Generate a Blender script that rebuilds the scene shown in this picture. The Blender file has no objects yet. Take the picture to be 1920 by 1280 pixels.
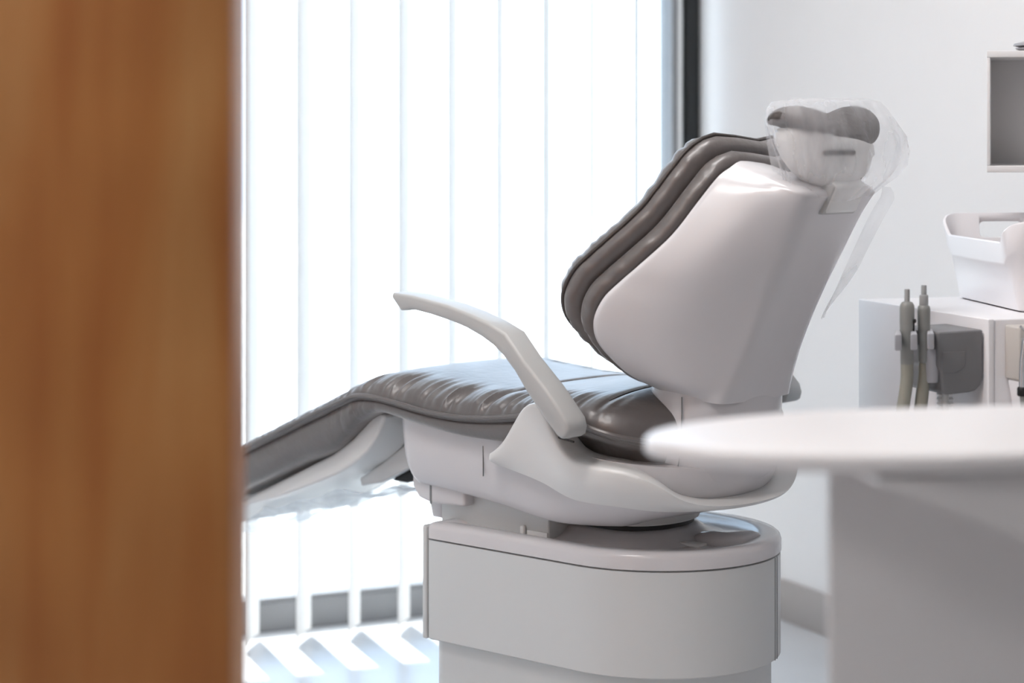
import bpy, bmesh, math, random
from mathutils import Vector, Matrix
random.seed(7)
S = bpy.context.scene
COL = S.collection
PI = math.pi

# ------------------------------------------------------------------ camera, sky, sun, fill lamps, exposure
CAM_H = 1.165
cd = bpy.data.cameras.new('camera'); cam = bpy.data.objects.new('camera', cd); COL.objects.link(cam)
cam.location = (0, 0, CAM_H); cam.rotation_euler = (PI/2, 0, 0)
cd.sensor_width = 36.0; cd.lens = 75.0
cd.shift_y = -390/1920
cd.clip_start = 0.05
cd.dof.use_dof = True; cd.dof.focus_distance = 3.78; cd.dof.aperture_fstop = 2.0
S.camera = cam

w = bpy.data.worlds.new('sky'); S.world = w; w.use_nodes = True
nt = w.node_tree; nt.nodes.clear()
out = nt.nodes.new('ShaderNodeOutputWorld'); bg = nt.nodes.new('ShaderNodeBackground')
tc = nt.nodes.new('ShaderNodeTexCoord'); sp = nt.nodes.new('ShaderNodeSeparateXYZ'); rp = nt.nodes.new('ShaderNodeValToRGB')
nt.links.new(tc.outputs['Generated'], sp.inputs[0]); nt.links.new(sp.outputs['Z'], rp.inputs[0])
rp.color_ramp.elements[0].position = 0.0; rp.color_ramp.elements[0].color = (0.66, 0.81, 1.0, 1)
rp.color_ramp.elements[1].position = 0.35; rp.color_ramp.elements[1].color = (0.58, 0.76, 1.0, 1)
nt.links.new(rp.outputs[0], bg.inputs[0]); nt.links.new(bg.outputs[0], out.inputs[0])
bg.inputs[1].default_value = 3.4

sd = bpy.data.lights.new('sun', 'SUN'); sun = bpy.data.objects.new('sun', sd); COL.objects.link(sun)
sd.energy = 8.0; sd.angle = math.radians(0.6); sd.color = (1, 0.96, 0.9)
_se = math.radians(55)
sun.rotation_euler = Vector((0.338*math.cos(_se), -0.941*math.cos(_se), -math.sin(_se))).to_track_quat('-Z', 'Y').to_euler()

D1 = Vector((0.9015, 0.4327, 0)); D2 = Vector((0.4327, -0.9015, 0))     # along the window wall, along the right wall
K = Vector((0.48, 5.485, 0))                                            # their corner
def room(a, b, z=0): return K - D1*a + D2*b + Vector((0, 0, z))         # a: metres left of corner, b: metres from window wall
ROOM_ROT = math.atan2(D1.y, D1.x)
CEIL = 2.6
def lamp(name, a, b, sx, sy, power, color):
    l = bpy.data.lights.new(name, 'AREA'); l.shape = 'RECTANGLE'; l.size = sx; l.size_y = sy; l.energy = power; l.color = color
    o = bpy.data.objects.new(name, l); COL.objects.link(o); o.location = room(a, b, CEIL-0.045); o.rotation_euler = (0, 0, ROOM_ROT)
    return o
FILL_LAMPS = [(2.5, 2.3, 23), (3.1, 3.6, 8), (1.3, 1.6, 16)]
for i, (a, b, p) in enumerate(FILL_LAMPS): lamp('ceiling_lamp', a, b, 1.1, 0.25, p, (1.0, 0.975, 0.965))  # unseen area lamps added at the ceiling to brighten the room

S.view_settings.view_transform = 'Standard'; S.view_settings.look = 'None'
S.view_settings.gamma = 1.0; S.view_settings.use_curve_mapping = False
S.view_settings.exposure = 0.3

# ------------------------------------------------------------------ materials
def lin(c):
    return tuple(((v/255)/12.92 if v/255 <= 0.04045 else ((v/255+0.055)/1.055)**2.4) for v in c)
def mat(name, rgb, rough=0.5, spec=0.5, coat=0.0, metal=0.0, trans=0.0, bump=None, vary=0.0, sheen=0.0):
    m = bpy.data.materials.new(name); m.use_nodes = True
    t = m.node_tree; b = t.nodes['Principled BSDF']
    col = lin(rgb)
    b.inputs['Base Color'].default_value = (*col, 1)
    b.inputs['Roughness'].default_value = rough
    b.inputs['Specular IOR Level'].default_value = spec
    b.inputs['Coat Weight'].default_value = coat
    b.inputs['Coat Roughness'].default_value = 0.05
    b.inputs['Sheen Weight'].default_value = sheen; b.inputs['Sheen Roughness'].default_value = 0.35
    b.inputs['Metallic'].default_value = metal
    tc = t.nodes.new('ShaderNodeTexCoord')
    nz = t.nodes.new('ShaderNodeTexNoise')
    t.links.new(tc.outputs['Object'], nz.inputs['Vector'])
    nz.inputs['Scale'].default_value = 6.0; nz.inputs['Detail'].default_value = 4
    r = t.nodes.new('ShaderNodeValToRGB')
    v = max(vary, 0.015)
    r.color_ramp.elements[0].color = (*[c*(1-v) for c in col], 1); r.color_ramp.elements[1].color = (*[min(1, c*(1+v)) for c in col], 1)
    t.links.new(nz.outputs['Fac'], r.inputs[0]); t.links.new(r.outputs[0], b.inputs['Base Color'])
    if bump:
        sc, st = bump
        n2 = t.nodes.new('ShaderNodeTexNoise'); n2.inputs['Scale'].default_value = sc; n2.inputs['Detail'].default_value = 3
        t.links.new(tc.outputs['Object'], n2.inputs['Vector'])
        bp = t.nodes.new('ShaderNodeBump'); bp.inputs['Strength'].default_value = st; bp.inputs['Distance'].default_value = 0.01
        t.links.new(n2.outputs['Fac'], bp.inputs['Height']); t.links.new(bp.outputs[0], b.inputs['Normal'])
    return m
def film(name, rgb, alpha, rough=0.25, scale=30, strength=0.5):
    """thin translucent plastic film: part see-through, part milky and glossy"""
    m = bpy.data.materials.new(name); m.use_nodes = True; t = m.node_tree; t.nodes.clear()
    o = t.nodes.new('ShaderNodeOutputMaterial'); mx = t.nodes.new('ShaderNodeMixShader'); tr = t.nodes.new('ShaderNodeBsdfTransparent')
    b = t.nodes.new('ShaderNodeBsdfPrincipled'); tl = t.nodes.new('ShaderNodeBsdfTranslucent'); m2 = t.nodes.new('ShaderNodeMixShader')
    b.inputs['Base Color'].default_value = (*lin(rgb), 1); b.inputs['Roughness'].default_value = rough
    tl.inputs['Color'].default_value = (*lin(rgb), 1); m2.inputs[0].default_value = 0.45
    tc = t.nodes.new('ShaderNodeTexCoord'); nz = t.nodes.new('ShaderNodeTexNoise'); nz.inputs['Scale'].default_value = scale; nz.inputs['Detail'].default_value = 5
    mp = t.nodes.new('ShaderNodeMapping'); mp.inputs['Scale'].default_value = (1, 1, 0.35)
    t.links.new(tc.outputs['Object'], mp.inputs[0]); t.links.new(mp.outputs[0], nz.inputs['Vector'])
    mr = t.nodes.new('ShaderNodeMapRange'); mr.inputs[1].default_value = 0.35; mr.inputs[2].default_value = 0.7
    mr.inputs[3].default_value = max(0, alpha-0.12); mr.inputs[4].default_value = min(1, alpha+0.16)
    bp = t.nodes.new('ShaderNodeBump'); bp.inputs['Strength'].default_value = strength; bp.inputs['Distance'].default_value = 0.01
    t.links.new(nz.outputs['Fac'], bp.inputs['Height']); t.links.new(bp.outputs[0], b.inputs['Normal'])
    t.links.new(nz.outputs['Fac'], mr.inputs[0]); t.links.new(mr.outputs[0], mx.inputs[0])
    t.links.new(b.outputs[0], m2.inputs[1]); t.links.new(tl.outputs[0], m2.inputs[2])
    t.links.new(tr.outputs[0], mx.inputs[1]); t.links.new(m2.outputs[0], mx.inputs[2]); t.links.new(mx.outputs[0], o.inputs[0])
    return m
def glass_mat():
    m = bpy.data.materials.new('window_glass'); m.use_nodes = True; t = m.node_tree; t.nodes.clear()
    o = t.nodes.new('ShaderNodeOutputMaterial'); mx = t.nodes.new('ShaderNodeMixShader'); tr = t.nodes.new('ShaderNodeBsdfTransparent'); g = t.nodes.new('ShaderNodeBsdfGlossy')
    tr.inputs[0].default_value = (0.94, 0.96, 0.96, 1); g.inputs['Roughness'].default_value = 0.02
    fr = t.nodes.new('ShaderNodeFresnel'); fr.inputs[0].default_value = 1.3
    gm = t.nodes.new('ShaderNodeNewGeometry'); ma = t.nodes.new('ShaderNodeMath'); ma.operation = 'SUBTRACT'; ma.use_clamp = True
    t.links.new(fr.outputs[0], ma.inputs[0]); t.links.new(gm.outputs['Backfacing'], ma.inputs[1])
    t.links.new(ma.outputs[0], mx.inputs[0]); t.links.new(tr.outputs[0], mx.inputs[1]); t.links.new(g.outputs[0], mx.inputs[2]); t.links.new(mx.outputs[0], o.inputs[0])
    return m
def slat_mat():
    m = bpy.data.materials.new('blind_fabric'); m.use_nodes = True; t = m.node_tree; t.nodes.clear()
    o = t.nodes.new('ShaderNodeOutputMaterial'); mx = t.nodes.new('ShaderNodeMixShader'); d = t.nodes.new('ShaderNodeBsdfDiffuse'); tl = t.nodes.new('ShaderNodeBsdfTranslucent')
    wv = t.nodes.new('ShaderNodeTexNoise'); wv.inputs['Scale'].default_value = 40; tc = t.nodes.new('ShaderNodeTexCoord'); t.links.new(tc.outputs['Object'], wv.inputs['Vector'])
    r = t.nodes.new('ShaderNodeValToRGB'); r.color_ramp.elements[0].color = (*lin((240, 238, 236)), 1); r.color_ramp.elements[1].color = (*lin((246, 244, 242)), 1)
    t.links.new(wv.outputs['Fac'], r.inputs[0]); t.links.new(r.outputs[0], d.inputs[0]); t.links.new(r.outputs[0], tl.inputs[0])
    mx.inputs[0].default_value = 0.33
    t.links.new(d.outputs[0], mx.inputs[1]); t.links.new(tl.outputs[0], mx.inputs[2]); t.links.new(mx.outputs[0], o.inputs[0])
    return m
def wood_mat():
    m = bpy.data.materials.new('brown_wood'); m.use_nodes = True; t = m.node_tree; b = t.nodes['Principled BSDF']
    tc = t.nodes.new('ShaderNodeTexCoord'); mp = t.nodes.new('ShaderNodeMapping'); mp.inputs['Scale'].default_value = (9, 9, 1.1)
    n = t.nodes.new('ShaderNodeTexNoise'); n.inputs['Scale'].default_value = 1.2; n.inputs['Detail'].default_value = 6; n.inputs['Distortion'].default_value = 0.6
    r = t.nodes.new('ShaderNodeValToRGB')
    e = r.color_ramp.elements; e[0].position = 0.25; e[0].color = (*lin((168, 96, 38)), 1); e[1].position = 0.75; e[1].color = (*lin((204, 150, 92)), 1)
    k = e.new(0.5); k.color = (*lin((188, 122, 62)), 1)
    t.links.new(tc.outputs['Object'], mp.inputs[0]); t.links.new(mp.outputs[0], n.inputs['Vector']); t.links.new(n.outputs['Fac'], r.inputs[0])
    n2 = t.nodes.new('ShaderNodeTexNoise'); n2.inputs['Scale'].default_value = 3.5; n2.inputs['Detail'].default_value = 1
    t.links.new(tc.outputs['Object'], n2.inputs['Vector'])
    r2 = t.nodes.new('ShaderNodeValToRGB'); r2.color_ramp.elements[0].position = 0.3; r2.color_ramp.elements[0].color = (0.72, 0.62, 0.5, 1); r2.color_ramp.elements[1].position = 0.62; r2.color_ramp.elements[1].color = (1, 1, 1, 1)
    t.links.new(n2.outputs['Fac'], r2.inputs[0])
    mm = t.nodes.new('ShaderNodeMixRGB'); mm.blend_type = 'MULTIPLY'; mm.inputs[0].default_value = 0.8
    t.links.new(r.outputs[0], mm.inputs[1]); t.links.new(r2.outputs[0], mm.inputs[2]); t.links.new(mm.outputs[0], b.inputs['Base Color'])
    b.inputs['Roughness'].default_value = 0.5
    return m

M = dict(
    gloss=mat('glossy_white_plastic', (208, 206, 208), 0.2, 0.5, 0.0),
    satin=mat('satin_white_plastic', (220, 220, 219), 0.32),
    steel=mat('white_painted_steel', (206, 208, 208), 0.34),
    arm=mat('pale_grey_armrest', (176, 176, 175), 0.42),
    armdark=mat('grey_armrest_end', (160, 161, 161), 0.45),
    leather=mat('taupe_leather', (92, 86, 84), 0.36, 0.85, bump=(60, 0.10), vary=0.05, sheen=0.6),
    piping=mat('dark_taupe_piping', (70, 64, 61), 0.4, bump=(80, 0.1)),
    seam=mat('seam_thread', (62, 58, 56), 0.6),
    black=mat('black_rubber', (16, 16, 17), 0.5),
    seamgap=mat('grey_joint', (120, 122, 123), 0.6),
    metal=mat('brushed_metal', (205, 205, 208), 0.25, metal=1.0),
    teal=mat('teal_plastic', (38, 120, 140), 0.4),
    padfab=mat('grey_headrest_pad', (74, 68, 65), 0.55, bump=(120, 0.3), vary=0.12),
    wall=mat('white_wall_paint', (236, 235, 235), 0.75, bump=(180, 0.05)),
    wallgrey=mat('grey_wall_paint', (140, 136, 134), 0.8),
    ceil=mat('white_ceiling_paint', (238, 238, 238), 0.85),
    floor=mat('pale_grey_vinyl', (206, 208, 211), 0.28, vary=0.05),
    base=mat('grey_skirting', (168, 162, 159), 0.5),
    frame=mat('grey_window_frame', (128, 128, 130), 0.45),
    frameblack=mat('black_window_profile', (26, 28, 29), 0.45),
    white=mat('white_laminate', (232, 230, 230), 0.38),
    tablewhite=mat('white_table_laminate', (242, 238, 237), 0.33),
    cab=mat('white_cabinet_laminate', (240, 238, 240), 0.35),
    basket=mat('white_basket_plastic', (244, 241, 243), 0.3),
    holder=mat('grey_holder_plastic', (120, 119, 121), 0.4),
    holderlight=mat('light_grey_plastic', (176, 176, 181), 0.4),
    hand=mat('grey_handpiece', (140, 141, 138), 0.42),
    hose=mat('olive_grey_hose', (148, 146, 135), 0.5),
    whitehose=mat('white_ribbed_hose', (214, 214, 214), 0.45),
    beige=mat('beige_grey_panel', (196, 190, 184), 0.45),
    pave=mat('pale_paving', (215, 213, 208), 0.8, vary=0.06),
    cordmat=mat('grey_metal_item', (150, 149, 153), 0.4),
    film=film('clear_plastic_hood', (244, 243, 246), 0.27, scale=15),
    sheet=film('clear_plastic_sheet', (236, 243, 250), 0.5, scale=22),
    skirtfilm=film('clear_plastic_edge', (225, 222, 226), 0.22, scale=10, strength=0.3),
    lampm=mat('white_lamp_housing', (240, 240, 240), 0.5),
    glass=glass_mat(), slat=slat_mat(), wood=wood_mat(),
)

# ------------------------------------------------------------------ builders
def link(name, me, m, parent=None, smooth=True, angle=40):
    o = bpy.data.objects.new(name, me); COL.objects.link(o)
    me.materials.append(m)
    if smooth:
        for p in me.polygons: p.use_smooth = True
        bm = bmesh.new(); bm.from_mesh(me); a = math.radians(angle)
        for e in bm.edges:
            if len(e.link_faces) == 2 and e.calc_face_angle(0) > a: e.smooth = False
        bm.to_mesh(me); bm.free()
    if parent: o.parent = parent
    return o
def build(name, verts, faces, m, parent=None, smooth=True, angle=40, merge=0):
    me = bpy.data.meshes.new(name); bm = bmesh.new()
    vs = [bm.verts.new(v) for v in verts]
    for f in faces:
        try: bm.faces.new([vs[i] for i in f])
        except ValueError: pass
    if merge: bmesh.ops.remove_doubles(bm, verts=bm.verts, dist=merge)
    bmesh.ops.recalc_face_normals(bm, faces=bm.faces)
    bm.to_mesh(me); bm.free()
    return link(name, me, m, parent, smooth, angle)
def loft(name, rings, m, parent=None, closed=True, cap0=True, cap1=True, smooth=True, angle=40, merge=0):
    n = len(rings[0]); verts = [v for r in rings for v in r]; faces = []
    for k in range(len(rings)-1):
        for i in range(n if closed else n-1):
            j = (i+1) % n
            faces.append((k*n+i, k*n+j, (k+1)*n+j, (k+1)*n+i))
    if closed and cap0: faces.append(tuple(range(n)))
    if closed and cap1: faces.append(tuple(range((len(rings)-1)*n, len(rings)*n)))
    return build(name, verts, faces, m, parent, smooth, angle, merge)
def bm_bevel(bm, r, seg=3, angle=30):
    es = [e for e in bm.edges if len(e.link_faces) == 2 and e.calc_face_angle(0) > math.radians(angle)]
    if r > 0 and es: bmesh.ops.bevel(bm, geom=es, offset=r, segments=seg, profile=0.5, affect='EDGES', clamp_overlap=True)
def prism(name, poly, axis, a, b, m, parent=None, bevel=0.003, seg=3, mtx=None, bangle=30):
    """polygon extruded along an axis: 'y' takes (x,z), 'z' takes (x,y), 'x' takes (y,z)"""
    def P(p, t):
        return {'y': (p[0], t, p[1]), 'z': (p[0], p[1], t), 'x': (t, p[0], p[1])}[axis]
    bm = bmesh.new()
    v0 = [bm.verts.new(P(p, a)) for p in poly]; v1 = [bm.verts.new(P(p, b)) for p in poly]
    n = len(poly)
    bm.faces.new(v0); bm.faces.new(v1)
    for i in range(n): bm.faces.new((v0[i], v0[(i+1) % n], v1[(i+1) % n], v1[i]))
    bmesh.ops.recalc_face_normals(bm, faces=bm.faces)
    bm_bevel(bm, bevel, seg, bangle)
    if mtx: bmesh.ops.transform(bm, matrix=mtx, verts=bm.verts)
    me = bpy.data.meshes.new(name); bm.to_mesh(me); bm.free()
    return link(name, me, m, parent)
def box(name, lo, hi, m, parent=None, bevel=0.003, seg=3, mtx=None):
    return prism(name, [(lo[0], lo[1]), (hi[0], lo[1]), (hi[0], hi[1]), (lo[0], hi[1])], 'z', lo[2], hi[2], m, parent, bevel, seg, mtx)
def catmull(pts, n):
    pts = [Vector(p) for p in pts]; res = []
    P = [pts[0]*2-pts[1]] + pts + [pts[-1]*2-pts[-2]]
    for i in range(1, len(P)-2):
        for k in range(n):
            t = k/n; a, b, c, d = P[i-1], P[i], P[i+1], P[i+2]
            res.append(0.5*((2*b)+(c-a)*t+(2*a-5*b+4*c-d)*t*t+(3*b-a-3*c+d)*t**3))
    res.append(pts[-1]); return res
def tube(name, pts, r, m, parent=None, n=12, closed=False, smoothn=0):
    """round tube along points; r may be a number or a function of 0..1"""
    pts = catmull(pts, smoothn) if smoothn else [Vector(p) for p in pts]
    rings = []; N = len(pts); up = None
    for i, p in enumerate(pts):
        if closed: t = (pts[(i+1) % N]-pts[i-1]).normalized()
        else: t = (pts[min(i+1, N-1)]-pts[max(i-1, 0)]).normalized()
        if up is None: up = t.orthogonal().normalized()
        up = (up-t*up.dot(t)).normalized(); s = t.cross(up)
        rr = r(i/(N-1)) if callable(r) else r
        rings.append([p+up*math.cos(2*PI*k/n)*rr+s*math.sin(2*PI*k/n)*rr for k in range(n)])
    if closed: rings.append(rings[0])
    return loft(name, rings, m, parent, True, not closed, not closed, merge=1e-6 if closed else 0)
def lathe(name, prof, m, parent=None, n=28, mtx=None):
    rings = [[Vector((r*math.cos(2*PI*k/n), r*math.sin(2*PI*k/n), z)) for k in range(n)] for r, z in prof]
    if mtx: rings = [[mtx @ v for v in rg] for rg in rings]
    return loft(name, rings, m, parent)
def empty(name, loc, label, cat, rz=0, group=None):
    o = bpy.data.objects.new(name, None); COL.objects.link(o); o.location = loc; o.rotation_euler = (0, 0, rz)
    o.empty_display_size = 0.05
    o['label'] = label; o['category'] = cat
    if group: o['group'] = group
    return o
def tag(o, label, cat, group=None):
    o['label'] = label; o['category'] = cat
    if group: o['group'] = group
    return o
def struct(o):
    o['kind'] = 'structure'; return o
def interp(tab, x):
    if x <= tab[0][0]: return tab[0][1]
    for (x0, y0), (x1, y1) in zip(tab, tab[1:]):
        if x <= x1: return y0+(y1-y0)*(x-x0)/(x1-x0)
    return tab[-1][1]
def sinterp(tab, x):
    """monotone-ish smooth interpolation (cosine-free Catmull on table)"""
    n = len(tab)
    if x <= tab[0][0]: return tab[0][1]
    if x >= tab[-1][0]: return tab[-1][1]
    for i in range(n-1):
        if x <= tab[i+1][0]:
            x0, y0 = tab[i]; x1, y1 = tab[i+1]
            h = x1-x0; t = (x-x0)/h
            m0 = (y1-tab[i-1][1])/(x1-tab[i-1][0]) if i > 0 else (y1-y0)/h
            m1 = (tab[i+2][1]-y0)/(tab[i+2][0]-x0) if i < n-2 else (y1-y0)/h
            return (2*t**3-3*t*t+1)*y0+(t**3-2*t*t+t)*h*m0+(-2*t**3+3*t*t)*y1+(t**3-t*t)*h*m1
def sstep(a, b, x):
    t = min(1, max(0, (x-a)/(b-a))); return t*t*(3-2*t)

# ------------------------------------------------------------------ the room
RM = Matrix.Translation(K) @ Matrix.Rotation(ROOM_ROT, 4, 'Z')          # local x: right along window wall, local y: outwards; room is x<0, y<0
RW, RL = 3.8, 6.5
struct(box('floor', (-RW-.1, -RL-.1, -.1), (.1, .12, 0), M['floor'], bevel=0, mtx=RM))
struct(box('ceiling', (-RW-.1, -RL-.1, CEIL), (.1, .12, CEIL+.1), M['ceil'], bevel=0, mtx=RM))
struct(box('wall_right', (0, -RL-.1, 0), (.1, .12, CEIL), M['wall'], bevel=0, mtx=RM))
struct(box('wall_left', (-RW-.1, -RL-.1, 0), (-RW, .12, CEIL), M['wall'], bevel=0, mtx=RM))
struct(box('wall_front', (-RW, -RL-.1, 0), (0, -RL, CEIL), M['wallgrey'], bevel=0, mtx=RM))  # unseen wall, kept grey to cut light bounced onto the chair
WX0, WX1, WTOP = -3.3, -0.0, 2.45
struct(prism('wall_back', [(-RW, 0), (WX0, 0), (WX0, WTOP), (WX1, WTOP), (WX1, CEIL), (-RW, CEIL)], 'y', 0.0, .12, M['wall'], bevel=0, mtx=RM))
struct(box('baseboard_right', (-.014, -RL, 0), (0, -.02, .095), M['base'], bevel=.002, mtx=RM))
win = bpy.data.objects.new('window_1', None); COL.objects.link(win); struct(win)
box('bottom_rail', (WX0, .0, 0), (WX1-.002, .07, .068), M['frame'], win, .004, mtx=RM)
box('sill_ledge', (WX0, .005, .068), (WX1-.08, .065, .078), M['frame'], win, .002, mtx=RM)
box('top_rail', (WX0, .0, WTOP-.07), (WX1, .07, WTOP), M['frame'], win, .004, mtx=RM)
box('jamb', (-.078, .0, .068), (-.048, .07, WTOP-.07), M['frame'], win, .004, mtx=RM)
box('jamb_profile', (-.042, -.012, .02), (-.004, .06, WTOP-.07), M['frameblack'], win, .002, mtx=RM)
box('jamb', (WX0, .0, .068), (WX0+.06, .07, WTOP-.07), M['frame'], win, .004, mtx=RM)
box('mullion', (-1.72, .0, .068), (-1.66, .07, WTOP-.07), M['frame'], win, .004, mtx=RM)
for x0, x1 in ((WX0+.06, -1.72), (-1.66, -.078)):
    box('glass_pane', (x0, .03, .078), (x1, .036, WTOP-.07), M['glass'], win, 0, mtx=RM)
# outside: paving, and an unseen canopy added to limit the sun
struct(box('floor_terrace', (-14, .13, -.12), (14, 26, -.06), M['pave'], bevel=0, mtx=RM))
struct(box('trim_1', (-6, .12, 2.62), (3, 1.42, 2.8), M['wall'], bevel=0, mtx=RM))
# unseen housings added around the fill lamps
for i, (a, b, p) in enumerate(FILL_LAMPS):
    L = empty('ceiling_light', room(a, b, CEIL), ['flat white ceiling light left of the dental chair', 'flat white ceiling light farthest from the window', 'flat white ceiling light above the dental chair'][i], 'lamp', ROOM_ROT, 'ceiling lights')
    for sy in (-1, 1): box('housing', (-.58, sy*.145-.014, -.05), (.58, sy*.145+.014, 0), M['lampm'], L, .002)
    for sx in (-1, 1): box('end_cap', (sx*.566-.014, -.131, -.05), (sx*.566+.014, .131, 0), M['lampm'], L, .002)

# vertical blind
BL = empty('vertical_blind', room(1.6, .11, 2.4), 'white vertical blind with narrow slats hanging open across the bright window', 'blind', ROOM_ROT)
box('headrail', (-1.66, -.02, 0), (1.56, .02, .04), M['white'], BL, .004)
slat_angle = math.atan2(.99, .135) - ROOM_ROT
k = 0
x = 1.481
while x > -1.62:
    a = slat_angle + random.uniform(-.035, .035)
    cs, sn = math.cos(a), math.sin(a); rings = []
    for z in (-2.385, -2.36, -1.6, -.8, 0):
        r = []
        for t in [-1, -.6, -.2, .2, .6, 1]:
            bow = .0035*(1-t*t); r.append((x+cs*t*.0635-sn*bow, sn*t*.0635+cs*bow, z))
        for t in [1, .6, .2, -.2, -.6, -1]:
            bow = .0035*(1-t*t)-.0008; r.append((x+cs*t*.0635-sn*bow, sn*t*.0635+cs*bow, z))
        rings.append(r)
    loft('slat', rings, M['slat'], BL)
    x -= .1247
    k += 1

# ------------------------------------------------------------------ the dental chair (local x: towards the feet, +y: side nearest the viewer)
PHI = math.radians(42)
CH = empty('dental_chair', (.262, 3.88, 0), 'white and taupe dental treatment chair, reclined, on a broad white pedestal', 'dental chair', PI-PHI)

def u_outline(w, xf, xc, rx, rf=.03, n=40, nside=14):
    """closed outline: square front at xf with rounded corners rf, half-width w, elliptical rear centred at xc (depth rx). Starts front near corner, goes along near side to rear"""
    pts = []
    for i in range(7):
        a = PI/2*i/6; pts.append((xf-rf+rf*math.cos(a), w-rf+rf*math.sin(a)))
    for i in range(1, nside): pts.append((xf-rf+(xc-xf+rf)*i/nside, w))
    for i in range(n+1):
        a = PI/2+PI*i/n; pts.append((xc+rx*math.cos(a), w*math.sin(a)))
    for i in range(1, nside): pts.append((xc+(xf-rf-xc)*i/nside, -w))
    for i in range(7):
        a = -PI/2+PI/2*i/6; pts.append((xf-rf+rf*math.cos(a), -w+rf+rf*math.sin(a)))
    return pts
def normals2(pts):
    n = len(pts); res = []
    for i in range(n):
        a = Vector(pts[i-1]); b = Vector(pts[(i+1) % n]); t = (b-a).normalized(); res.append(Vector((t.y, -t.x))*1.0)
    # make outward
    c = sum((Vector(p) for p in pts), Vector((0, 0)))/n
    s = sum((Vector(p)-c).dot(nn) for p, nn in zip(pts, res))
    return [nn if s > 0 else -nn for nn in res]
def off(pts, nr, e, z): return [(p[0]+n.x*e, p[1]+n.y*e, z) for p, n in zip(pts, nr)]

# pedestal
LF = .385
o1 = u_outline(.208, LF-.02, 0, .208, .03); n1 = normals2(o1)
loft('pedestal_skirt', [off(o1, n1, 0, z) for z in (.0, .1, .25)], M['steel'], CH)
o2 = u_outline(.225, LF-.024, 0, .225, .006); n2 = normals2(o2)
loft('pedestal_cover', [off(o2, n2, -.004, .228), off(o2, n2, 0, .231), off(o2, n2, 0, .412), off(o2, n2, -.004, .413)], M['steel'], CH)
prism('front_cover', [(LF-.021, -.225), (LF-.012, -.225), (LF, -.212), (LF, .212), (LF-.012, .225), (LF-.021, .225)], 'z', .228, .436, M['steel'], CH, .003)
o3 = u_outline(.2265, LF-.024, 0, .2265, .008); n3 = normals2(o3)
lidr = [off(o3, n3, -.003, .4145), off(o3, n3, 0, .416), off(o3, n3, 0, .434), off(o3, n3, -.002, .4405), off(o3, n3, -.007, .4445), off(o3, n3, -.02, .4455), off(o3, n3, -.036, .4445),
        off(o3, n3, -.042, .442), off(o3, n3, -.055, .4375), off(o3, n3, -.08, .434), off(o3, n3, -.12, .433)]
loft('pedestal_lid', lidr, M['gloss'], CH, angle=50)
# joint line down the cover side, near the rear
def arcstrip(name, r0, r1, a0, a1, z0, z1, m, n=6):
    rings = [[(r*math.cos(a0+(a1-a0)*i/n), r*math.sin(a0+(a1-a0)*i/n), z) for r, z in ((r0, z0), (r1, z0), (r1, z1), (r0, z1))] for i in range(n+1)]
    return loft(name, rings, m, CH)
for da in (0, .055):
    a = PI+.36-da
    arcstrip('cover_joint', .2245, .2258, a, a+.006, .23, .412, M['seamgap'])
# saddle under the chair body; the black ring paints in the gap's shade
so = u_outline(.106, .14, .02, .075, .03); sn_ = normals2(so)
def sad(e, z0, lift):
    return [(p[0]+n.x*e, p[1]+n.y*e, z0+lift*sstep(.02, .16, p[0])) for p, n in zip(so, sn_)]
loft('turning_saddle', [sad(.055, .4335, 0), sad(.035, .437, 0), sad(.02, .444, .0), sad(.008, .452, .0), sad(0, .456, .0)], M['gloss'], CH, angle=60)
loft('rubber_ring', [sad(-.004, .4555, 0), sad(-.002, .4565, 0), sad(-.003, .472, 0)], M['black'], CH)
# foot switch pad on the lid
loft('lid_hump', [[(-.148+.055*s*math.cos(t)*(1+.5*math.cos(t)), -.045+.05*s*math.sin(t)+.02*math.cos(t), z) for t in [2*PI*i/28 for i in range(28)]] for s, z in ((1, .4325), (.93, .441), (.75, .4485), (.45, .4525), (.1, .4535))], M['gloss'], CH, angle=80)
box('lid_latch', (-.126, .012, .431), (-.082, .04, .4385), M['satin'], CH, .003)
# lifting column between pedestal and body
box('lift_column', (.115, -.165, .432), (.383, .165, .52), M['steel'], CH, .003)
prism('column_front', [(.386, .44), (.412, .44), (.428, .5), (.386, .5)], 'y', -.165, .16, M['gloss'], CH, .004)
box('limit_pin', (.168, .165, .436), (.178, .174, .454), M['satin'], CH, .003)
box('column_foot', (.116, .165, .436), (.165, .169, .447), M['satin'], CH, .001)

# chair body (hull)
HW, HF, HC, HR = .226, .445, -.04, .17
ho = u_outline(HW, HF, HC, HR, .035, n=56, nside=20); hn = normals2(ho)
def zbot(x): return sinterp([(-.3, .492), (-.2, .489), (-.1, .478), (.05, .472), (.13, .480), (.2, .490), (.3, .500), (.41, .507), (.46, .509)], x)
def rearw(x): return sstep(.12, -.16, x)
def inset(x, t):   # t 0 top .. 1 bottom
    side = .028*(1-math.sqrt(max(0, 1-t**4)))+.010*t*t
    bowl = .125*(1-math.sqrt(max(0, 1-min(1, t)**2.2)))
    r = rearw(x); return side*(1-r)+bowl*r
def htop(x): return interp([(-.3, .575), (-.1, .60), (.15, .622), (.30, .632), (.45, .645)], x)
rings = []
for t in [0, .1, .2, .3, .4, .5, .6, .7, .78, .85, .9, .94, .97, .99, 1]:
    rings.append([(p[0]-n.x*inset(p[0], t), p[1]-n.y*inset(p[0], t), htop(p[0])+(zbot(p[0])-htop(p[0]))*t) for p, n in zip(ho, hn)])
rings.append([(p[0]-n.x*(inset(p[0], 1)+.03), p[1]-n.y*(inset(p[0], 1)+.03), zbot(p[0])-.001) for p, n in zip(ho, hn)])
loft('chair_body', rings, M['gloss'], CH, angle=60)
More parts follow.
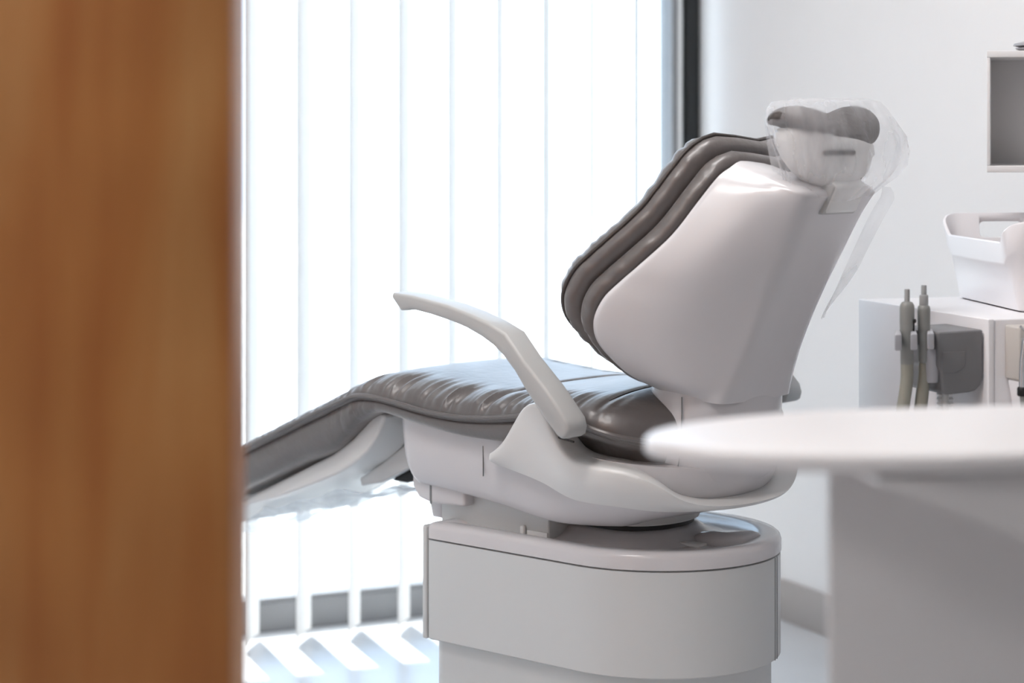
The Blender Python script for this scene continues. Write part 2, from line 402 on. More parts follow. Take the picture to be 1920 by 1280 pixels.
# keel liner and front pod below the body
ko = u_outline(.105, .2, .0, .065, .03); kn = normals2(ko)
loft('keel', [off(ko, kn, .01, .486), off(ko, kn, 0, .474), off(ko, kn, -.004, .466), off(ko, kn, -.02, .464)], M['satin'], CH)
prism('front_pod', [(.30, .475), (.385, .472), (.42, .480), (.436, .500), (.436, .525), (.30, .525)], 'y', -.19, .19, M['gloss'], CH, .006)
prism('pod_trim', [(.384, .471), (.3885, .4715), (.3885, .52), (.384, .52)], 'y', .1895, .1908, M['seamgap'], CH, 0)
box('body_seam', (.2195, .2236, .545), (.2205, .2262, .60), M['seamgap'], CH, 0)

# U-shaped arm support running round the back
cpts = []
i0 = [i for i, p in enumerate(ho) if p[1] > HW-.001 and p[0] < .2][0]
i1 = [i for i, p in enumerate(ho) if p[1] < -HW+.001 and p[0] < .2][-1]
cpts = list(range(i0, i1+1))
dense = []
for a, b in zip(cpts, cpts[1:]):
    for q in range(3):
        t = q/3; dense.append((Vector(ho[a])*(1-t)+Vector(ho[b])*t, (hn[a]*(1-t)+hn[b]*t).normalized()))
dense.append((Vector(ho[cpts[-1]]), hn[cpts[-1]]))
# side tables by x, rear tables by angle-like weight
TOPS = [(-.06, .596), (-.03, .602), (0, .618), (.02, .645), (.04, .676), (.055, .690), (.075, .691), (.09, .682), (.11, .656), (.135, .622), (.16, .601), (.186, .590), (.2, .586)]
BOTS = [(-.06, .526), (.0, .531), (.06, .553), (.12, .566), (.2, .579)]
def ctop(p):
    if p.x > -.06: return sinterp(TOPS, p.x)
    # round the back: goes by |y|/HW from 1 (side) to 0 (rear)
    s = abs(p.y)/HW if p.x < HC else 1.0
    u = (1-s) if p.x < HC else 0
    return sinterp([(0.0, .597), (.08, .590), (.18, .572), (.32, .543), (.48, .530), (.66, .525), (1, .523)], u)
def cbot(p):
    if p.x > -.06: return sinterp(BOTS, p.x)
    s = abs(p.y)/HW if p.x < HC else 1.0
    return sinterp([(0, .527), (.18, .517), (.5, .511), (1, .509)], 1-s)
def hull_in(x, z):
    t = (htop(x)-z)/(htop(x)-zbot(x)); return inset(x, min(1, max(0, t)))
sec = []
for p, n in dense:
    zt, zb = ctop(p), cbot(p); r = rearw(p.x); ring = []
    lipw = .026+.022*r; liprise = .006+.005*r
    taper = sstep(.2, .165, p.x)
    oo = .004+.036*taper
    def at(e, z): return (p.x+n.x*e, p.y+n.y*e, z)
    for k in range(9):
        q = k/8; z = zb+(zt-.006-zb)*q
        flare = 0.006*math.sin(PI*q)
        ring.append(at(oo*(.55+.45*q)-hull_in(p.x, z)*(1-.25*q)+flare, z))
    ring.append(at(oo-.002-hull_in(p.x, zt)*.7, zt-.001))
    ring.append(at(oo-.008-hull_in(p.x, zt)*.7, zt+.001))
    ring.append(at(oo-.02-lipw*.5-hull_in(p.x, zt)*.5, zt+liprise*.6))
    ring.append(at(oo-.02-lipw-hull_in(p.x, zt)*.5, zt+liprise))
    ring.append(at(oo-.026-lipw-hull_in(p.x, zt)*.5, zt+liprise-.004))
    ring.append(at(oo-.03-lipw-hull_in(p.x, zt)*.5, zb+.02))
    sec.append(ring)
loft('arm_support', sec, M['satin'], CH, closed=True, angle=55)

# armrests
ARMP = [(.353, .870), (.347, .877), (.30, .874), (.265, .869), (.21, .861), (.161, .850), (.115, .837), (.072, .820), (.03, .776), (-.02, .732), (-.066, .684),
        (-.071, .668), (-.067, .655), (-.056, .648), (-.044, .655), (-.013, .684), (.023, .722), (.052, .757), (.079, .782), (.10, .797), (.129, .811), (.165, .824), (.2, .833), (.255, .843), (.300, .849), (.306, .847), (.328, .845)]
for s in (1, -1):
    yo = 0 if s > 0 else .036
    a = prism('armrest', ARMP, 'y', s*(.276+yo), s*(.330+yo), M['arm'], CH, .006, 3, bangle=60)
    if s > 0: box('armrest_pivot', (-.035, .251, .664), (-.005, .277, .682), M['armdark'], a, .005)
    else: box('armrest_pivot', (-.06, -.314, .625), (.02, -.235, .675), M['satin'], a, .012)

# ---- seat upholstery
ZC = [(-.19, .634), (-.147, .640), (-.112, .650), (-.042, .668), (.03, .674), (.081, .673), (.14, .665), (.196, .659), (.26, .656), (.329, .659), (.40, .667), (.468, .674), (.519, .672), (.56, .658), (.615, .636), (.675, .611), (.816, .551), (1.0, .472)]
XA, XB = -.165, 1.0
def halfw(x):
    w = .258
    if x < XA+.13: w *= .25+.75*math.sqrt(max(0, 1-((XA+.13-x)/.13)**2.6))
    if x > XB-.08: w *= math.sqrt(max(.0, 1-((x-XB+.08)/.0801)**2))*.6+.4
    return w
def ridge(seed, freq):
    rnd = random.Random(seed); ph = [rnd.uniform(0, 6.28) for _ in range(4)]
    def fn(x):
        v = math.sin(x*freq+ph[0]+.9*math.sin(x*freq*.31+ph[1]))*.5+.35*math.sin(x*freq*1.73+ph[2])+.25*math.sin(x*freq*.57+ph[3])
        return (1-abs(v)*1.6)
    return fn
pleat = ridge(3, 120)
def crown(x):
    h = sinterp([(-.165, .052), (-.1, .06), (0, .044), (.1, .038), (.25, .050), (.4, .050), (.5, .038), (.56, .028), (.65, .024), (1.0, .018)], x)
    return h
NX, NV = 360, 44
rings = []
for i in range(NX+1):
    q = i/NX; x = XA+(XB-XA)*q
    wv = halfw(x); zc = sinterp(ZC, x); h = crown(x)
    groove = 0
    for gx, gd in ((.185, .006), (-.055, .004), (.56, .004)):
        groove += gd*math.exp(-((x-gx)/.006)**2)
    ring = []
    for j in range(NV+1):
        v = 1-2*j/NV; sv = math.copysign(abs(v)**.8, v)
        y = wv*sv; av = abs(sv)
        z = zc+h*(1-av**3.2)**.55
        edge = sstep(.55, .85, av)*(1-sstep(.97, 1, av))
        z += .0065*edge*pleat(x+(.03 if v < 0 else 0))*sstep(-.1, 0, x)*(1-.6*sstep(.5, .6, x))
        z -= groove*(1-av**6)
        ring.append((x, y, z))
    for (f, dz) in ((-.985, -.012), (-.93, -.016), (.93, -.016), (.985, -.012)):
        ring.append((x, wv*f, zc+dz))
    rings.append(ring)
seat = loft('seat_cushion', rings, M['leather'], CH, angle=80)
pts = [(x, halfw(x)+.001, sinterp(ZC, x)-.003) for x in [XA+(XB-XA)*i/160 for i in range(161)]]
back_ = [(p[0], -p[1], p[2]) for p in reversed(pts)]
tube('piping', pts+back_, .0042, M['leather'], seat, 8, closed=True)
# lower seat cushion, deepening into the side of the leg rest
LB = [(-.165, .582), (-.1, .586), (-.05, .592), (.03, .606), (.1, .613), (.17, .614), (.261, .616), (.384, .630), (.47, .640), (.52, .622), (.56, .592), (.615, .553), (.7, .520), (.816, .470), (1.0, .395)]
pleat2 = ridge(9, 170)
rings = []
for i in range(201):
    x = XA+.004+(XB-XA-.008)*i/200
    wv = halfw(x)-.004; zt = sinterp(ZC, x)-.008; zb = sinterp(LB, x)
    hh = zt-zb; ring = []
    bend = math.exp(-((x-.53)/.05)**2)
    nar = .012*sstep(.5, .62, x)
    for s in (1, -1):
        prof = [(0, -.012), (.06, -.012), (.10, -.004), (.22, .001), (.5, .003), (.8, -.002), (.93, -.008), (1, -.02)]
        if s == -1: prof = prof[::-1]
        for t, e in prof:
            ee = e-nar*t-.062*sstep(.09, -.02, x)*sstep(.05, .6, t)+.007*bend*pleat2(x)*math.sin(PI*t)
            ring.append((x, s*(wv+ee), zt-hh*t))
    rings.append(ring)
low = loft('lower_seat_cushion', rings, M['leather'], CH, angle=70)
for s in (1, -1):
    tube('side_seam', [(x, s*(halfw(x)-.0035), sinterp(ZC, x)-.008-.45*(sinterp(ZC, x)-.008-sinterp(LB, x))) for x in [-.02+.54*i/60 for i in range(61)]], .0018, M['seam'], low, 6)
# rear lumbar end of the seat
rings = []
for t in range(13):
    a = t/12*PI/2
    rings.append([(-.120-.055*math.sin(a)-.012*(1-abs(v)**2)*1.0, v*(.20-.04*math.sin(a)), .714-.0-.10*(1-math.cos(a))-.012*v*v) for v in [1-2*k/24 for k in range(25)]])
seamx = [(-.055, y, sinterp(ZC, -.055)+crown(-.055)*(1-(abs(y)/.258)**3.2)**.55-.003) for y in [.2-.4*k/30 for k in range(31)]]
tube('seat_seam', seamx, .0016, M['seam'], seat, 6)
seamx = [(.185, y, sinterp(ZC, .185)+crown(.185)*(1-(abs(y)/.258)**3.2)**.55-.003) for y in [.2-.4*k/30 for k in range(31)]]
tube('seat_seam', seamx, .0016, M['seam'], seat, 6)

# ---- leg rest shell and linkage
LEG = [(.492, .628), (.505, .634), (.53, .622), (.58, .578), (.64, .540), (.70, .513), (.80, .468), (.90, .424), (1.0, .380), (1.0, .352), (.885, .413), (.80, .437), (.679, .481), (.62, .505), (.575, .530), (.545, .552), (.520, .580), (.503, .607)]
prism('leg_rest_shell', LEG, 'y', -.205, .205, M['satin'], CH, .010, 4, bangle=50)
for s in (1, -1):
    prism('lift_arm', [(.45, .615), (.49, .622), (.50, .58), (.60, .515), (.66, .48), (.655, .465), (.60, .478), (.46, .545)], 'y', s*.10-.012, s*.10+.012, M['satin'], CH, .004)
box('linkage_rod', (.45, -.09, .58), (.475, .09, .605), M['metal'], CH, .006)
box('linkage_cover', (.447, -.15, .545), (.462, .15, .61), M['teal'], CH, .004)
prism('rubber_bellows', [(.45, .505), (.45, .548), (.58, .50), (.60, .478), (.56, .478)], 'y', -.16, .08, M['black'], CH, .004)  # black block filling the dark area under the leg rest

# ---- backrest
RIM = [(.125, -.115, .716), (.19, -.100, .745), (.225, -.087, .773), (.255, -.073, .810), (.266, -.074, .847), (.262, -.091, .884), (.25, -.116, .912), (.235, -.150, .944), (.205, -.195, .994), (.175, -.229, 1.052), (.152, -.252, 1.092), (.128, -.264, 1.110)]
rimd = catmull(RIM, 5)
def rearpt(z):
    return sinterp([(.70, -.228), (.748, -.246), (.83, -.282), (.905, -.317), (.972, -.352), (1.02, -.378), (1.06, -.405)], z)
NR = len(rimd)
def shell_half(r):
    q = min(1, (r.z-.716)/(1.110-.716)); z1 = .700+(1.060-.700)*q; x1 = rearpt(z1)
    w_ = r.x; yc = sinterp([(0, .105), (.3, .105), (.7, .108), (1, .112)], q)
    ctl = [(w_, 0), (w_*.992, .10), ((w_+yc)*.5+.016*sstep(.02, .1, w_-yc)+.004, .56), (yc+.002, .90), (yc*.72, .985), (yc*.35, 1.0), (0, 1.0)]
    pts = [p for p in catmull([(a, b, 0) for a, b in ctl], 5)]
    return [(r.y+(x1-r.y)*p.y, p.x, r.z+(z1-r.z)*p.y) for p in pts]
secs = []
for r in rimd:
    h_ = shell_half(r); secs.append(h_+[(a, -b, c) for a, b, c in reversed(h_[:-1])])
# round over the top edge
last = secs[-1]; r = rimd[-1]
for (wf, up_, dd) in ((.95, .005, .96), (.86, .008, .88), (.70, .009, .74), (.45, .008, .5), (.25, .004, .3)):
    ring = []
    for a, b, c in last:
        d0 = (a-r.y)/(-.405-r.y)
        ring.append((r.y+(a-r.y)*dd-.003, b*wf, r.z+(c-r.z)*dd+up_))
    secs.append(ring)
loft('backrest_shell', secs, M['gloss'], CH, closed=False, angle=70)
# rolled front edge of the shell
rl = [(v.y, v.x, v.z) for v in rimd]+[(-.271, .104, 1.117), (-.282, .06, 1.113), (-.287, 0, 1.106), (-.282, -.06, 1.113), (-.271, -.104, 1.117)]+[(v.y, -v.x, v.z) for v in reversed(rimd)]
MF = Vector((.83, 0, .55)).normalized(); UB = Vector((-.55, 0, .83)).normalized()
loop = [Vector(p) for p in rl]
nb = 14
for k in range(1, nb): 
    t = k/nb; loop.append(Vector((-.115+.012*math.sin(PI*t), -.125+.25*t, .716-.012*math.sin(PI*t))))
cen = sum(loop, Vector())/len(loop)
NL = len(loop); outn = []
for i in range(NL):
    t = (loop[(i+1) % NL]-loop[i-1]); t = (t-MF*t.dot(MF)).normalized(); n = t.cross(MF)
    if n.dot(loop[i]-cen) < 0: n = -n
    outn.append(n)
for _ in range(3): outn = [(outn[i-1]+outn[i]*2+outn[(i+1) % NL]).normalized() for i in range(NL)]
arc = [0]
for i in range(1, NL): arc.append(arc[-1]+(loop[i]-loop[i-1]).length)
pl3 = ridge(21, 230); pl4 = ridge(5, 140)
def backring(d, e, amp=0, fn=None, shrink=0):
    res = []
    for i in range(NL):
        ee = e+(amp*fn(arc[i]) if fn else 0)
        p = loop[i]+MF*d+outn[i]*ee
        if shrink: p = p+(cen+MF*d-p)*shrink
        res.append(p)
    return res
low_b = [backring(-.006, -.016), backring(.0, -.008), backring(.004, -.001), backring(.012, .003, .002, pl3), backring(.022, .003, .0035, pl3), backring(.032, .0, .0012, pl3), backring(.038, -.006), backring(.042, -.016), backring(.044, -.03)]
bl = loft('backrest_base_cushion', low_b, M['leather'], CH, angle=80)
top_b = [backring(.036, -.03), backring(.038, -.012), backring(.043, -.001, .001, pl4), backring(.052, .006, .0025, pl4), backring(.062, .008, .003, pl4), backring(.072, .005, .0015, pl4), backring(.077, .0), backring(.080, -.001, 0, None), 
         backring(.090, -.006, .0045, pl4), backring(.100, -.016, .006, pl4), backring(.107, -.033, .004, pl4), backring(.111, 0, 0, None, .3), backring(.108, 0, 0, None, .5), backring(.104, 0, 0, None, .75), backring(.102, 0, 0, None, .95)]
tb = loft('backrest_cushion', top_b, M['leather'], CH, angle=80)
tube('piping', backring(.078, .004), .0036, M['piping'], tb, 8, closed=True)

# lower back column plunging into the arm support
rings = []
for (z, cx, a, b) in ((.745, -.142, .085, .130), (.72, -.138, .092, .137), (.70, -.137, .094, .139), (.66, -.134, .094, .140), (.62, -.128, .096, .141), (.59, -.120, .098, .142), (.565, -.112, .098, .141), (.545, -.104, .094, .138), (.532, -.097, .086, .130), (.524, -.09, .072, .115), (.520, -.085, .05, .09)):
    ring = []
    for j in range(56):
        t = 2*PI*j/56; c, s_ = math.cos(t), math.sin(t); p_ = 2/2.3
        ring.append((cx+a*math.copysign(abs(c)**p_, c), b*math.copysign(abs(s_)**p_, s_), z))
    rings.append(ring)
wst = loft('backrest_column', rings, M['gloss'], CH, angle=60)
for s in (1, -1):
    tube('column_joint', [(-.165, s*.1385, .712), (-.165, s*.1395, .66), (-.16, s*.1405, .60), (-.148, s*.141, .565), (-.138, s*.136, .54)], .0011, M['seamgap'], wst, 6, smoothn=4)

# ---- headrest
HS = empty('headrest', (-.36, 0, 1.14), '', ''); HS.parent = CH
for kk in ('label', 'category'): del HS[kk]
def hp(x, y, z): return (x, y, z)
NYH, NA = 40, 28
def padc(y):   # centre height and half thickness along the width (near +, far -)
    q = y/.128
    top = .072+.003*q*q-.013*math.exp(-((q+.12)/.45)**2)+.007*sstep(0, -1, q)
    bot = sinterp([(-1, .020), (-.75, .012), (-.5, .012), (-.1, .022), (.3, .036), (.6, .044), (1, .034)], q)
    return top+0, bot
rings = []
for i in range(NYH+1):
    q = -1+2*i/NYH; y = .128*math.sin(q*PI/2)
    f = math.sqrt(max(0, 1-abs(y/.1285)**4.0))
    t, b = padc(y); cz, hz = (t+b)/2, (t-b)/2
    ring = []
    for j in range(NA):
        a = 2*PI*j/NA; c, s_ = math.cos(a), math.sin(a)
        xx = .051*math.copysign(abs(c)**.75, c)*(.35+.65*f)-.004
        zz = cz+hz*math.copysign(abs(s_)**.8, s_)*(.15+.85*f)-.5*xx*xx/.06
        ring.append((xx, y, zz))
    rings.append(ring)
loft('headrest_pad', rings, M['padfab'], HS, angle=80)
rings = []
for (z, a, b, cx, cy) in ((-.075, .016, .03, -.02, 0), (-.06, .03, .06, -.02, 0), (-.04, .042, .09, -.016, 0), (-.015, .05, .108, -.01, 0), (.01, .054, .118, -.006, 0), (.026, .053, .119, -.004, 0), (.034, .048, .112, -.004, .0)):
    rings.append([(cx+a*math.copysign(abs(math.cos(t))**.8, math.cos(t)), cy+b*math.copysign(abs(math.sin(t))**.8, math.sin(t)), z+(.012*math.sin(t) if z > 0 else 0)+(-.012 if z > 0 else 0)) for t in [2*PI*k/40 for k in range(40)]])
loft('headrest_shell', rings, M['satin'], HS, angle=70)
box('headrest_joint', (-.05, -.05, -.055), (.02, .05, -.035), M['seamgap'], HS, .006)
box('release_lever', (-.068, .0, -.012), (-.050, .075, -.003), M['black'], HS, .003)  # black bar stands in for the shade of a slot
# neck bracket entering the shell
prism('neck_bracket', [(-.038, -.110), (-.062, -.064), (-.02, -.03), (.03, -.05), (.02, -.105)], 'y', -.047, .047, M['satin'], HS, .006)
prism('bracket_slot', [(-.034, -.112), (-.058, -.064), (-.02, -.04), (.03, -.05), (.02, -.108)], 'y', -.0495, .0495, M['arm'], HS, .004)

# plastic hood over the headrest
rot = Matrix.Rotation(PI-PHI, 4, 'Z')
base = Matrix.Translation((.262, 3.88, 0)) @ rot
rnd = random.Random(11)
ph = [rnd.uniform(0, 6.28) for _ in range(8)]
rings = []; NT = 120
for (z, a, b, cx, cy, wr) in ((1.2245, .01, .02, -.365, -.03, 0), (1.2235, .045, .085, -.365, -.02, .1), (1.218, .066, .118, -.362, -.008, .2), (1.206, .070, .134, -.365, -.006, .3), (1.186, .078, .140, -.369, -.010, .4), (1.155, .084, .146, -.378, -.02, .8), (1.13, .086, .146, -.381, -.024, 1), (1.105, .082, .138, -.382, -.022, 1.1), (1.085, .074, .122, -.381, -.012, 1.1), (1.068, .062, .100, -.379, -.006, 1), (1.056, .050, .085, -.377, -.004, .9)):
    ring = []
    for k in range(NT):
        t = 2*PI*k/NT; c, s_ = math.cos(t), math.sin(t)
        wob = wr*(.0045*(1-2*abs(math.sin(5*t+ph[0]+8*z)))+.0035*math.sin(11*t+ph[1]+20*z)+.002*math.sin(23*t+ph[2]-30*z))
        sag = wr*.006*math.sin(3*t+ph[3])
        ring.append(Vector((cx+(a+wob)*math.copysign(abs(c)**(.85 if z < 1.15 else .76), c), cy+(b+wob)*math.copysign(abs(s_)**(.85 if z < 1.15 else .76), s_), z+sag)))
    rings.append(ring)
hood = loft('headrest_hood', [[base @ v for v in r] for r in rings], M['film'], None, True, True, False, angle=180)
tag(hood, 'clear wrinkled plastic hood pulled over the grey headrest', 'plastic cover')
# plastic sheath flaring off the far side of the back shell
rings = []
for i in range(25):
    q = i/24; z = 1.075-.235*q
    fl = .056*(1-sstep(.55, 1.0, q)**1.2)*sstep(-.2, .12, q)+.003
    rings.append([base @ Vector((rearpt(min(z, 1.06))-.004+.010*math.sin(2.2*v), -.110-fl*v+.003*math.sin(9*q+3*v)*v, z-.004*v)) for v in [k/8 for k in range(9)]])
sheath = loft('plastic_sheath', rings, M['skirtfilm'], None, closed=False, angle=180)
tag(sheath, 'clear plastic sheath hanging off the far edge of the white chair back', 'plastic cover')
# plastic sheet below the leg rest
rings = []
for i in range(41):
    q = i/40; x = .46+.62*q
    top = sinterp([(0, .498), (.3, .472), (.6, .425), (1, .345)], q)
    ring = []
    for k in range(21):
        v = k/20; y = -.20+.34*v
        ring.append(base @ Vector((x, y, top-.028*math.sin(PI*v)+.005*math.sin(31*q+9*v)+.004*math.sin(17*v-21*q)-.02*abs(math.sin(4*v+2*q))*.5)))
    rings.append(ring)
sheet = loft('foot_protector', rings, M['sheet'], None, closed=False, angle=180)
tag(sheet, 'crumpled clear plastic sheet sagging under the leg rest', 'plastic cover')

# ------------------------------------------------------------------ wooden panel in the foreground
wp = box('wooden_panel', (-1.1, 2.25, 0), (-.2965, 2.38, 2.3), M['wood'], None, .004)
tag(wp, 'tall brown wood-grain panel filling the left foreground', 'wooden panel')

# ------------------------------------------------------------------ round-ended table
TA = math.atan2(.208, .978)
T = empty('table', (.47, 2.40, 0), 'white round-ended table in the right foreground on a broad grey-white foot', 'table', TA)
tp = []
for i in range(33):
    a = PI/2+PI*i/32; tp.append((.0+.330*math.cos(a), .190*math.copysign(abs(math.sin(a))**1.12, math.sin(a))))
tp += [(.95, -.190), (.95, .190)]
prism('tabletop', tp, 'z', .812, .832, M['tablewhite'], T, .007, 4)
prism('table_foot', [(-.155, -.09), (.85, -.09), (.85, .12), (-.067, .12)], 'z', 0, .812, M['tablewhite'], T, .006)
ap = [(-.13, .808), (.40, .808), (.40, .60), (-.13, .8015)]
build('apron', [(x, -.172-(.808-z)*.1, z) for x, z in ap]+[(x, -.0895, z) for x, z in ap], [(0, 1, 2, 3), (4, 5, 6, 7), (0, 1, 5, 4), (1, 2, 6, 5), (2, 3, 7, 6), (3, 0, 4, 7)], M['tablewhite'], T)  # wedge added under the tabletop, set forward so it catches light

# ------------------------------------------------------------------ side cabinet, basket, instrument holders
cdir = Vector((.146, -.437, 0)).normalized(); cperp = Vector((-cdir.y, cdir.x, 0))
CB = empty('cabinet', (.806, 3.563, 0), 'low white side cabinet standing by the right wall behind the table', 'cabinet', math.atan2(cperp.y, cperp.x))
# local x: into the room's right, local y: along the front, away from viewer
box('carcass', (0.0, .002, .08), (.42, .458, .8545), M['cab'], CB, .003)
box('front_panel', (-.012, .0, .09), (-.0005, .46, .855), M['cab'], CB, .002)
box('plinth', (.03, .03, 0), (.40, .44, .08), M['base'], CB, .002)
CM = Matrix.Translation(CB.location) @ Matrix.Rotation(CB.rotation_euler[2], 4, 'Z')

# basket
bd = Vector((.035, -.31, 0)).normalized()
BK = empty('storage_basket', (.842, 4.03, .8555), 'white plastic storage basket with cut-out handles on the cabinet', 'basket', math.atan2(bd.y, bd.x)+PI/2)
# local y: far(+)... x to the right; origin = far-left bottom corner, extends to y=-.30
def rrect(x0, x1, y0, y1, r, n=6):
    pts = []
    for cx, cy, a0 in ((x1-r, y1-r, 0), (x0+r, y1-r, PI/2), (x0+r, y0+r, PI), (x1-r, y0+r, 3*PI/2)):
        for i in range(n+1):
            a = a0+PI/2*i/n; pts.append((cx+r*math.cos(a), cy+r*math.sin(a)))
    # densify
    res = []
    for a, b in zip(pts, pts[1:]+pts[:1]):
        L = math.hypot(b[0]-a[0], b[1]-a[1]); m = max(1, int(L/.008))
        for i in range(m): res.append((a[0]+(b[0]-a[0])*i/m, a[1]+(b[1]-a[1])*i/m))
    return res
br = rrect(0, .2, -.34, 0, .016); bn = normals2(br)
def btop(p):
    c = abs(p[1]+.17)
    return .120+.040*sstep(.140, .174, c)
def bring(fz, e0, flare=.028, step=0):
    res = []
    for p, n in zip(br, bn):
        z = btop(p)*fz; e = e0+flare*(z/.15)+step*(1 if z > .085 else 0)
        res.append((p[0]+n.x*e, p[1]+n.y*e, z))
    return res
rr = [bring(0, -.006), bring(.02, 0), bring(.35, 0), bring(.62, 0), bring(.66, .004), bring(.70, .005), bring(.98, .005), bring(1, .003), bring(1, .0), bring(.98, -.001), bring(.7, -.001), bring(.3, -.003), bring(.06, -.004), bring(.05, -.02)]
bas = loft('basket_body', rr, M['basket'], BK)
# cut the handle holes
def cut(target, poly, axis, a, b):
    c = prism('cutter', poly, axis, a, b, M['white'], None, 0)
    c.parent = target.parent
    md = target.modifiers.new('cut', 'BOOLEAN'); md.operation = 'DIFFERENCE'; md.object = c; md.solver = 'EXACT'
    dg = bpy.context.evaluated_depsgraph_get(); dg.update()
    me = bpy.data.meshes.new_from_object(target.evaluated_get(dg)); target.modifiers.remove(md); target.data = me
    bpy.data.objects.remove(c)
def pill(x0, x1, z0, z1, r, n=6):
    return [p for p in [(cx+r*math.cos(a0+PI/2*i/n), cz+r*math.sin(a0+PI/2*i/n)) for cx, cz, a0 in ((x1-r, z1-r, 0), (x0+r, z1-r, PI/2), (x0+r, z0+r, PI), (x1-r, z0+r, 3*PI/2)) for i in range(n+1)]]
cut(bas, pill(.050, .135, .112, .142, .009), 'y', -.02, .06)
cut(bas, pill(.065, .135, .112, .142, .009), 'y', -.40, -.32)

# suction holder on the cabinet front, local frame of the cabinet: -x sticks out of the front
HO = empty('suction_holder', CM @ Vector((-.0145, .012, .79)), 'grey bracket on the cabinet front holding two suction handpieces', 'instrument holder', CB.rotation_euler[2])
hpoly = [(-.088, .045), (0, .047), (0, -.028), (-.004, -.038), (-.014, -.046), (-.028, -.048), (-.073, -.050), (-.080, -.046), (-.081, -.018), (-.088, -.010)]
hpoly = [(a*.97, b if b > 0 else b*1.2) for a, b in hpoly]
prism('holder_body', hpoly, 'y', 0, .12, M['holder'], HO, .004)
prism('cover_plate', [(-.078, .012), (-.034, .012), (-.034, -.002), (-.036, -.012), (-.043, -.020), (-.055, -.023), (-.078, -.023)], 'y', -.0012, .002, M['holder'], HO, .001)
lathe('sleeve', [(.012, -.04), (.014, -.036), (.014, .012), (.012, .016)], M['holderlight'], HO, mtx=Matrix.Translation((-.088, .02, .0)))
box('clip_arm', (-.137, .036, .020), (-.085, .052, .046), M['holder'], HO, .003)
for xc in (-.176, -.147, -.116):
    prism('clip_finger', [(xc-.0065, -.030), (xc+.0065, -.030), (xc+.043, .040), (xc+.033, .040)], 'z', .020, .047, M['holderlight'], HO, .0025)
def wz(o, v): return (Matrix.Translation(o.location) @ Matrix.Rotation(o.rotation_euler[2], 4, 'Z')) @ Vector(v)
def handpiece(lx, ly, wide, label, lean):
    p = wz(HO, (lx, ly, 0))
    e = empty('suction_handpiece', (p.x, p.y, .79), label, 'handpiece', CB.rotation_euler[2], 'suction handpieces')
    if wide: lathe('body', [(.008, -.012), (.0108, -.008), (.0112, .03), (.0122, .06), (.0122, .084), (.0115, .0895), (.009, .094), (.006, .0955)], M['hand'], e)
    else: lathe('body', [(.008, -.008), (.0100, -.004), (.0106, .072), (.0106, .081), (.0100, .086), (.008, .088)], M['hand'], e)
    if wide: lathe('nozzle', [(.0045, .094), (.0045, .1145), (.004, .116)], M['armdark'], e)
    else: lathe('nozzle', [(.0072, .087), (.0075, .089), (.0075, .104), (.0068, .1055), (.0046, .106), (.0046, .1205), (.004, .122)], M['armdark'], e)
    if wide:
        sl = box('slider', (-.0016, -.0138, .042), (.0016, -.0118, .066), M['black'], e, .0006, mtx=Matrix.Rotation(.55, 4, 'Z'))
        lathe('slider_knob', [(.003, 0), (.0034, .001), (.0034, .003), (.002, .004)], M['black'], e, 12, mtx=Matrix.Rotation(.55, 4, 'Z') @ Matrix.Translation((0, -.0125, .064)) @ Matrix.Rotation(PI/2, 4, 'X'))
    rr_ = .0105 if wide else .0098
    tube('hose', [(0, 0, -.008), (-.001, 0, -.04), (-.006-lean*.3, 0, -.09), (-.012-lean, 0, -.16), (-.014-lean*1.4, .01, -.28), (0, .03, -.42), (.04, .05, -.52), (.075, .055, -.60)], lambda t: rr_*(1 if wide else (.85+.25*min(1, t*5))), M['hose'], e, 14, smoothn=8)
    return e
handpiece(-.131, .022, True, 'larger suction handpiece with black slider, left one in the grey bracket', .012)
handpiece(-.0995, .022, False, 'slimmer suction handpiece with stepped tip, right one in the grey bracket', .004)
# hoses leaving the bracket
hz = empty('suction_hose', wz(HO, (-.055, .03, -.052)), 'white ribbed hose with a grey tube hanging under the grey bracket', 'hose', CB.rotation_euler[2])
rp_ = []
for i in range(60): rp_.append((.0145 if i % 2 else .0115, -.004*i+.002))
rp_ = [(.010, .003)]+rp_
lathe('ribbed_hose', rp_, M['whitehose'], hz, 20)
tube('grey_tube', [(-.012, -.022, .004), (-.012, -.022, -.10), (-.01, -.02, -.24)], .006, M['armdark'], hz, 12)

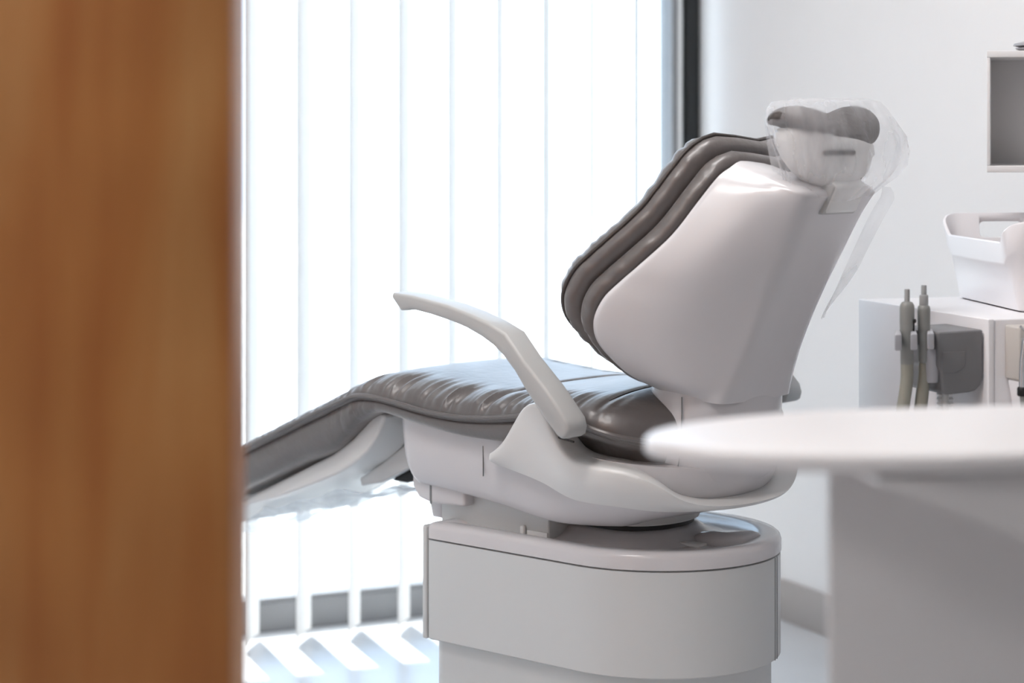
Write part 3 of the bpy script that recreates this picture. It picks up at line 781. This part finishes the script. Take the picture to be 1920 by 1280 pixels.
# bracket with air syringe on the cabinet end facing the viewer
SB = empty('instrument_bracket', CM @ Vector((.012, .001, .80)), 'beige box bracket fixed to the near end of the white cabinet', 'instrument holder', CB.rotation_euler[2])
box('bracket_frame', (.008, -.045, -.045), (.20, .001, .045), M['beige'], SB, .004)
box('bracket_plate', (.0115, -.0475, -.040), (.19, -.0445, .026), M['armdark'], SB, .001)
lathe('screw', [(.0032, 0), (.0032, .0015), (.002, .0025)], M['metal'], SB, 14, mtx=Matrix.Translation((.0165, -.0475, -.002)) @ Matrix.Rotation(PI/2, 4, 'X'))
prism('bracket_foot', [(.010, -.045), (.05, -.045), (.05, -.12), (.022, -.12), (.016, -.075)], 'y', -.040, -.004, M['cab'], SB, .004)
sp_ = wz(SB, (.003, -.062, -.055))
SY = empty('air_syringe', sp_, 'chrome air syringe with black collar at the right edge of the picture', 'syringe', CB.rotation_euler[2])
tube('chrome_barrel', [(0, 0, 0), (.001, 0, .04), (.006, 0, .078), (.014, 0, .092)], .0055, M['metal'], SY, 14, smoothn=6)
tube('chrome_tip', [(.014, 0, .090), (.004, -.002, .096), (-.006, -.004, .103)], .0022, M['metal'], SY, 10, smoothn=4)
lathe('collar', [(.007, -.012), (.0085, -.010), (.0085, .001), (.007, .003)], M['black'], SY, 18)
tube('cable', [(0, 0, -.01), (.004, 0, -.06), (.01, .005, -.16), (.02, .02, -.3)], .0045, M['hand'], SY, 10, smoothn=6)

# ------------------------------------------------------------------ wall cube shelf
SH = empty('wall_shelf', (.868, 3.90, 1.094), 'white open box shelf mounted on the right wall above the basket', 'shelf', -.222)
box('top_board', (0, 0, .210), (.27, .2, .222), M['white'], SH, .001)
box('bottom_board', (0, 0, 0), (.27, .2, .012), M['white'], SH, .001)
box('side_board', (0, 0, .0125), (.006, .2, .2095), M['white'], SH, .001)
box('side_board', (.264, 0, .0125), (.27, .2, .2095), M['white'], SH, .001)
box('back_board', (.0065, .16, .0125), (.2635, .168, .2095), M['white'], SH, .001)
dv = empty('metal_dish', wz(SH, (.115, .05, .2222)), 'small flat grey metal dish lying on top of the wall shelf', 'dish')
lathe('dish', [(.05, 0), (.062, .003), (.064, .006), (.055, .007)], M['cordmat'], dv)
lathe('lid', [(.056, .0072), (.068, .010), (.066, .014), (.03, .022), (.004, .024)], M['cordmat'], dv)
